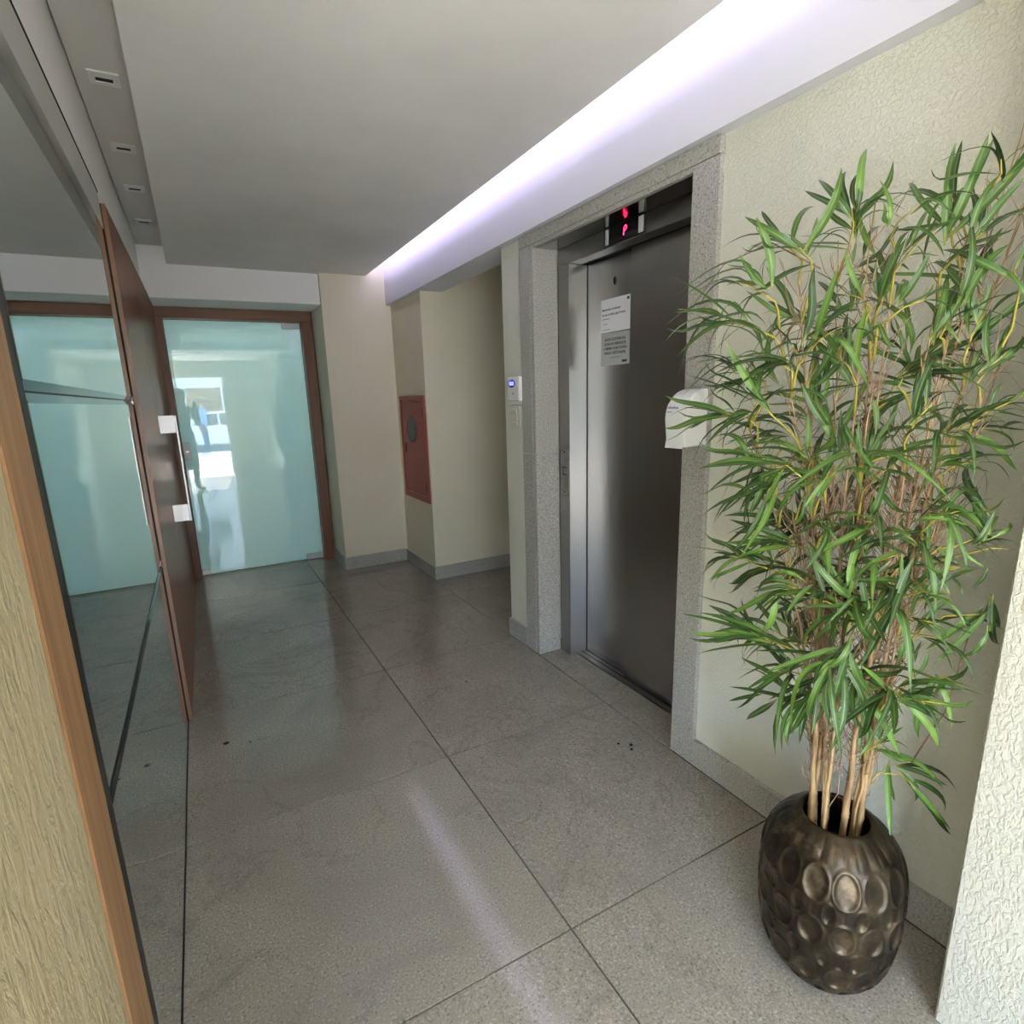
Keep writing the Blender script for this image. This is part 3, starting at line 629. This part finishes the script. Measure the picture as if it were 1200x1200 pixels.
# leaf shapes, unit length along +x, width along y, bending down in z
LEAF = []
for i in range(10):
    curl = (0, .5, -.6, .3, 1.0, 0, -.8, .7, -.3, .2)[i]
    bm = bmesh.new(); uvl = bm.loops.layers.uv.new('UVMap'); n = 8; rows = []
    bend = (.05, .22, .38, .50, .16, .70, .12, .42, .28, .85)[i]; side = (0, .09, -.10, .18, -.2, .06, .24, -.05, .14, -.14)[i]; w = (.050, .056, .046, .054, .062, .048, .044, .056, .052, .046)[i]
    for k in range(n+1):
        u = k/n; x = u*(1-.25*bend*u*u); z = .30*bend*math.sin(math.pi*u) - bend*u**2.0 + curl*max(0, u-.6)**2*2; y = side*math.sin(u*2.6)*.8 + side*u*u*.5
        ww = w*(min(1, .14 + u*3.2)*(1-max(0, u-.35)/.65*.35)*(1-max(0, u-.72)/.28)**.7 + .012)*.98; fold = .30*ww
        rows.append([bm.verts.new((x, y-ww, z+fold)), bm.verts.new((x, y, z)), bm.verts.new((x, y+ww, z+fold))])
    for k in range(n):
        for s in (0, 1):
            f = bm.faces.new((rows[k][s], rows[k+1][s], rows[k+1][s+1], rows[k][s+1]))
            for l, (uu, vv) in zip(f.loops, ((s*.5, k/n), (s*.5, (k+1)/n), (s*.5+.5, (k+1)/n), (s*.5+.5, k/n))): l[uvl].uv = (uu, vv)
            f.smooth = True
    me = bpy.data.meshes.new('leaf'); bm.to_mesh(me); bm.free(); me.materials.append(M['leaf']); LEAF.append(me)
leaves = []; stems = []
for i in range(56):                                # short leafy shoots along the canes
    c = R.choice(CANES); q = c[R.randrange(7, len(c)-1)]
    if q.z < .72: continue
    a = R.uniform(0, 6.283); d = Vector((math.cos(a)*.8-.35, math.sin(a)*.8-.1, R.uniform(-.2, .7))).normalized()
    p = q + d*R.uniform(.04, .11)
    if p.x > 1.5 or p.y < .50: continue
    TUFTS.append((tuple(p), tuple(d), tuple(d.cross(Vector((.88, .47, 0))).normalized()), 110, 4, R.uniform(.10, .16)))
for pos, dv, sv, spread, n, ln in TUFTS:
    P, D, Sd = Vector(pos), Vector(dv), Vector(sv)
    F = D.cross(Sd).normalized()
    # branch from the nearest lower cane point
    cand = [c for c in ALLC if c.z < P.z - .05]
    b0 = min(cand, key=lambda c: (c-P).length + abs((P.z-c.z)-.16)*.8)
    m1 = b0.lerp(P, .5) + Vector((0, 0, .02)) + D*(-.02); stems.append(([b0, b0.lerp(m1, .5)+Vector((0, 0, .012)), m1, P, P + D*.035], [.0032, .0028, .0024, .0019, .0008]))
    n = round(n*1.35)
    for k in range(n):
        a = math.radians(spread)*((k+.5)/n - .5)*1.1 + R.uniform(-.26, .26)
        for tr in range(8):
            dep = R.uniform(-.55, .55)
            d = (D*math.cos(a) + Sd*math.sin(a) + F*dep).normalized()
            L = ln*R.uniform(.62, 1.32)
            org = P + D*R.uniform(-.055, .03) + d*.006 + Vector((R.uniform(-1, 1), R.uniform(-1, 1), R.uniform(-1, 1)))*.006
            tip = org + d*L
            if tip.x < 1.59 and tip.y > .482 and org.y > .475: break
        else: continue
        up = Vector((R.uniform(-.5, .5), R.uniform(-.5, .5), 1)) if abs(d.z) < .75 else Vector((-.85+R.uniform(-.5, .5), -.5+R.uniform(-.5, .5), .35))
        up = up + Vector((-.85, -.5, .1))*R.uniform(.1, .9)
        y = up.cross(d).normalized(); z = d.cross(y)
        leaves.append((L, org, Matrix((d*L, y*min(L, .14)*1.05, z*L)).transposed().to_4x4(), R.randrange(10)))
leaves.sort(key=lambda t: t[1].x*.87 + t[1].y*.49 - t[0]*2.0)
for L, org, mt, k in leaves[:300]:
    o = bpy.data.objects.new('leaf', LEAF[k]); C.objects.link(o); o.parent = bam
    mt.translation = org - root; o.matrix_local = mt
bm = bmesh.new()
for L, org, mt, k in leaves[300:]:
    mt.translation = org; b2 = bmesh.new(); b2.from_mesh(LEAF[k]); b2.transform(mt)
    me = bpy.data.meshes.new('tmp'); b2.to_mesh(me); b2.free(); bm.from_mesh(me); bpy.data.meshes.remove(me)
bmesh.ops.translate(bm, verts=bm.verts[:], vec=-root)
me = bpy.data.meshes.new('inner_foliage'); bm.to_mesh(me); bm.free(); me.materials.append(M['leaf'])
o = bpy.data.objects.new('inner_foliage', me); C.objects.link(o); o.parent = bam; o['kind'] = 'stuff'
for pts, rad in stems: obj('branch', tube(pts, rad, 5), 'branch', bam, smooth=True)
# dry side twigs, far too many to count
bm = bmesh.new()
for c in CANES:
    for k in range(3, len(c)-1):
        for q in range(6 if .55 < c[k].z < 1.25 else 3):
            p = c[k].lerp(c[k+1], R.random()); a = R.uniform(0, 6.28); l = R.uniform(.03, .10)*(1.1 if c[k].z > .8 else .8)
            d = Vector((math.cos(a)*.6, math.sin(a)*.6, 1)); e = p + d*l
            if e.x > 1.58 or e.y < .50: continue
            tube([p, p + d*l*.5 + Vector((math.cos(a), math.sin(a), 0))*.008, e], [.0013, .001, .0005], 3, bm)
            if R.random() < .5: tube([p + d*l*.5, p + d*l*.5 + Vector((math.cos(a+1.2), math.sin(a+1.2), .9))*l*.4], [.0009, .0004], 3, bm)
o = obj('dry_twigs', bm, 'twig', bam); o['kind'] = 'stuff'; o['label'] = 'brown dry side twigs'
# a few long bare tendrils seen against the wall
for pts in ([(1.40, .57, 1.35), (1.43, .55, 1.55), (1.445, .545, 1.70), (1.46, .535, 1.86), (1.475, .525, 1.95)],
            [(1.25, .83, 1.75), (1.24, .95, 1.83), (1.20, 1.05, 1.80), (1.18, 1.12, 1.72)],
            [(1.17, .86, 1.62), (1.165, .93, 1.55), (1.18, .98, 1.48)],
            [(1.30, .70, .62), (1.27, .68, .52), (1.245, .70, .44)],
            [(1.42, .60, .60), (1.45, .56, .75), (1.45, .54, .95)]):
    obj('tendril', tube(pts, [.0019, .0016, .0014, .0011, .0007][:len(pts)], 5), 'twig', bam, smooth=True)

# ------------------------------------------------------------------ the people and the street, seen in the frosted glass
def person(name, label, at, heading, shirt, trousers, hands, size=1.0, hair=None):
    """one skinned body, 1.70 m tall; local x right, y forward, z up"""
    t = thing(name, label, 'person', (at[0], at[1], 0))
    V_, E_, r_ = [], [], []
    def j(p, r, prev=None):
        V_.append(p); r_.append(r)
        if prev is not None: E_.append((prev, len(V_)-1))
        return len(V_)-1
    pel = j((0, 0, .93), .130); wa_ = j((0, .005, 1.08), .118, pel); ch = j((0, .0, 1.26), .140, wa_); nk0 = j((0, -.005, 1.39), .085, ch); nk = j((0, .012, 1.465), .052, nk0); h0 = j((0, .035, 1.535), .068, nk); h1 = j((0, .030, 1.60), .088, h0); j((0, .018, 1.665), .065, h1)
    for s in (-1, 1):
        hp = j((s*.095, 0, .88), .098, pel); kn = j((s*.11, .025, .49), .062, hp); an = j((s*.115, -.02, .095), .042, kn); he = j((s*.117, .02, .040), .038, an); j((s*.132, .16, .030), .030, he)
        sh = j((s*.185, -.005, 1.365), .062, nk0); h = hands[s]
        el = Vector((s*.235, h[1]*.30-.02, 1.10 if h[2] > 1.0 else 1.08)); e = j(tuple(el), .043, sh); w_ = Vector(h); wv = (w_-el).normalized()
        w1 = j(tuple(w_ - wv*.08), .029, e); pm = j(tuple(w_), .030, w1)
        side = wv.cross(Vector((0, 0, 1))).normalized() if abs(wv.z) < .9 else Vector((0, 1, 0))
        for q, fl in zip((-1.5, -.5, .5, 1.5), (.062, .074, .078, .068)):
            k0 = j(tuple(w_ + wv*.035 + side*q*.019), .0105, pm); k1 = j(tuple(w_ + wv*(.035+fl*.6) + side*q*.019 + Vector((0, 0, -.006))), .0088, k0); j(tuple(w_ + wv*(.03+fl) + side*q*.018 + Vector((-s*.012, 0, -.018))), .0078, k1)
        th = j(tuple(w_ - wv*.01 - side*s*.034), .0115, pm); j(tuple(w_ + wv*.045 - side*s*.050), .009, th)
    me = bpy.data.meshes.new('body'); me.from_pydata(V_, E_, [])
    o = bpy.data.objects.new('body', me); C.objects.link(o)
    sk = o.modifiers.new('skin', 'SKIN'); sk.use_smooth_shade = True
    for i, v_ in enumerate(me.skin_vertices[0].data): v_.radius = (r_[i], r_[i]*(.78 if i in (1, 2) else 1)); v_.use_root = (i == 0)
    o.modifiers.new('sub', 'SUBSURF').levels = 2
    bpy.context.view_layer.update()
    m2 = bpy.data.meshes.new_from_object(o.evaluated_get(bpy.context.evaluated_depsgraph_get()))
    bpy.data.objects.remove(o)
    sm, tm = mat(name+'_shirt', shirt, .85), mat(name+'_trousers', trousers, .85)
    for q in (M['skin'], sm, tm, M['shoe']): m2.materials.append(q)
    hs = [Vector(hands[s]) for s in (-1, 1)]
    for p in m2.polygons:
        c = p.center
        p.material_index = 0 if c.z > 1.44 and abs(c.x) < .13 or min((c-h).length for h in hs) < .115 else 3 if c.z < .075 else 2 if c.z < .93 and abs(c.x) < .2 else 1
        p.use_smooth = True
    rotm = Matrix.Rotation(heading, 4, 'Z') @ Matrix.Scale(size, 4)
    m2.transform(rotm)
    b_ = bpy.data.objects.new('body', m2); C.objects.link(b_); b_.parent = t
    def part(n_, bm, m): 
        bm.transform(rotm); bm.transform(Matrix.Translation((at[0], at[1], 0))); return obj(n_, bm, m, t, smooth=True)
    def ball(c, r, sz=(1, 1, 1)):
        bm = bmesh.new(); bmesh.ops.create_uvsphere(bm, u_segments=14, v_segments=10, radius=r, matrix=Matrix.Translation(c) @ Matrix.Diagonal((*sz, 1))); return bm
    for s in (-1, 1):
        part('eye', ball((s*.031, .109, 1.607), .011), M['eye'])
        part('ear', ball((s*.086, .022, 1.595), .026, (.35, .7, 1.15)), M['skin'])
    part('nose', ball((0, .122, 1.580), .015, (.8, 1.1, 1.5)), M['skin']); part('mouth', ball((0, .104, 1.541), .02, (1.2, .4, .35)), M['lip'])
    if hair == 'cap':
        bm = ball((0, .020, 1.640), .101, (.96, 1.08, .78)); bmesh.ops.bisect_plane(bm, geom=bm.verts[:]+bm.edges[:]+bm.faces[:], plane_co=(0, 0, 1.630), plane_no=(0, 0, -1), clear_outer=True)
        cap = part('cap', bm, M['cap'])
        bm = bmesh.new(); prism([(-.075, .095), (-.06, .165), (-.03, .195), (.03, .195), (.06, .165), (.075, .095)], 'z', 1.632, 1.638, bm)
        bm.transform(rotm); bm.transform(Matrix.Translation((at[0], at[1], 0))); obj('visor', bm, 'cap', cap)
    else:
        bm = ball((0, .008, 1.640), .100, (.95, 1.05, .88)); bmesh.ops.bisect_plane(bm, geom=bm.verts[:]+bm.edges[:]+bm.faces[:], plane_co=(0, 0, 1.622), plane_no=(0, 0, -1), clear_outer=True); part('hair', bm, M['cap'])
    return t
M['skin'] = mat('skin', (.36, .20, .13), .55); M['shoe'] = mat('dark_shoe', (.03, .03, .032), .6); M['eye'] = mat('dark_eye', (.02, .015, .01), .2); M['lip'] = mat('lip', (.30, .12, .10), .5); M['cap'] = mat('black_cloth', (.02, .02, .022), .9)
hdg = -.60
person('person', 'person in a dark shirt and cap holding up a phone, mirrored in the glass door', (-.235, -.47), hdg, (.03, .035, .04), (.035, .04, .055), {-1: (-.050, .34, 1.365), 1: (.050, .34, 1.365)}, size=1.06, hair='cap')
ph = thing('phone', 'dark phone held up in both hands by the person with the cap', 'phone', (-.005, -.135, 1.485))
bm = box(-.038, .038, -.0045, .0045, -.055, .095); bmesh.ops.bevel(bm, geom=bm.edges[:], offset=.003, segments=2, affect='EDGES')
bm.transform(Matrix.Rotation(hdg, 4, 'Z')); bm.transform(Matrix.Translation((-.005, -.135, 1.485))); obj('case', bm, 'black', ph)
bm = box(-.033, -.010, .0045, .0065, .062, .088); bm.transform(Matrix.Rotation(hdg, 4, 'Z')); bm.transform(Matrix.Translation((-.005, -.135, 1.485))); obj('camera_lens', bm, 'display', ph)
person('person', 'passer-by in a blue shirt on the sunny pavement, tiny in the glass door', (.20, -10.2), 1.3, (.20, .30, .55), (.06, .09, .18), {-1: (-.26, .06, .80), 1: (.26, .06, .80)})
M['pave'] = plaster('pale_concrete_paving', (.48, .46, .43), (.42, .41, .38), 40, .2, .003)
M['asphalt'] = plaster('asphalt', (.12, .12, .125), (.10, .10, .105), 90, .4, .004)
g = struct('floor_pavement', box(-14, 14, -10.6, -2.5, -.12, -.02), 'pave', 'sunlit pavement outside the entrance')
struct('floor_street', box(-14, 14, -16.2, -10.6, -.3, -.14), 'asphalt', 'asphalt street outside')
struct('floor_pavement_opposite', box(-14, 14, -18.1, -16.2, -.3, -.02), 'pave', 'pavement across the street')
bl = thing('building', 'pale building with a row of windows across the street', 'building', (0, -18.4, 0))
M['facade'] = plaster('facade_paint', (.84, .82, .76), (.80, .78, .72), 5, .1, .003)
obj('facade', box(-14, 14, -18.9, -18.1, -.2, 6.5), 'facade', bl)
for i in range(9):
    x = -9 + i*2.2
    w_ = obj('window', box(x, x+1.1, -18.13, -18.06, 3.6, 5.0), 'plastic', bl); obj('pane', box(x+.08, x+1.02, -18.055, -18.05, 3.68, 4.92), 'window_dark', w_)
    if i % 3 != 1: w_ = obj('window', box(x, x+1.3, -18.13, -18.06, 1.0, 2.4), 'plastic', bl); obj('pane', box(x+.08, x+1.22, -18.055, -18.05, 1.08, 2.32), 'window_dark', w_)
    else: obj('shop_door', box(x-.1, x+1.3, -18.13, -18.05, -.02, 2.3), 'oak', bl)
# parked car
car = thing('car', 'white hatchback parked at the kerb outside, mirrored in the glass door', 'car', (.9, -11.9, -.14))
M['carpaint'] = mat('white_car_paint', (.80, .80, .80), .2)
side = [(-1.35, .30), (-1.30, .62), (-1.20, .80), (-.45, .93), (.20, 1.40), (1.55, 1.45), (2.25, 1.02), (2.55, .95), (2.62, .55), (2.55, .28)]
obj('body', prism([(x, z-.14) for x, z in side], 'y', -12.72, -11.08), 'carpaint', car, bevel=.05)
for y in (-11.072, -12.728):
    obj('window', prism([(-.22, .84), (.27, 1.22), (.62, 1.24), (.62, .84)], 'y', y-.006, y+.006), 'window_dark', car)
    obj('window', prism([(.70, .84), (.70, 1.24), (1.45, 1.25), (1.85, .90), (1.80, .84)], 'y', y-.006, y+.006), 'window_dark', car)
for x in (-.62, 1.78):
    for y in (-11.22, -12.78):
        w_ = obj('wheel', disc((x, y, .18), .32, 'y', .20, 28), 'black', car, bevel=.02); obj('hubcap', disc((x, y-.01, .18), .20, 'y', .22, 20), 'alu', w_)
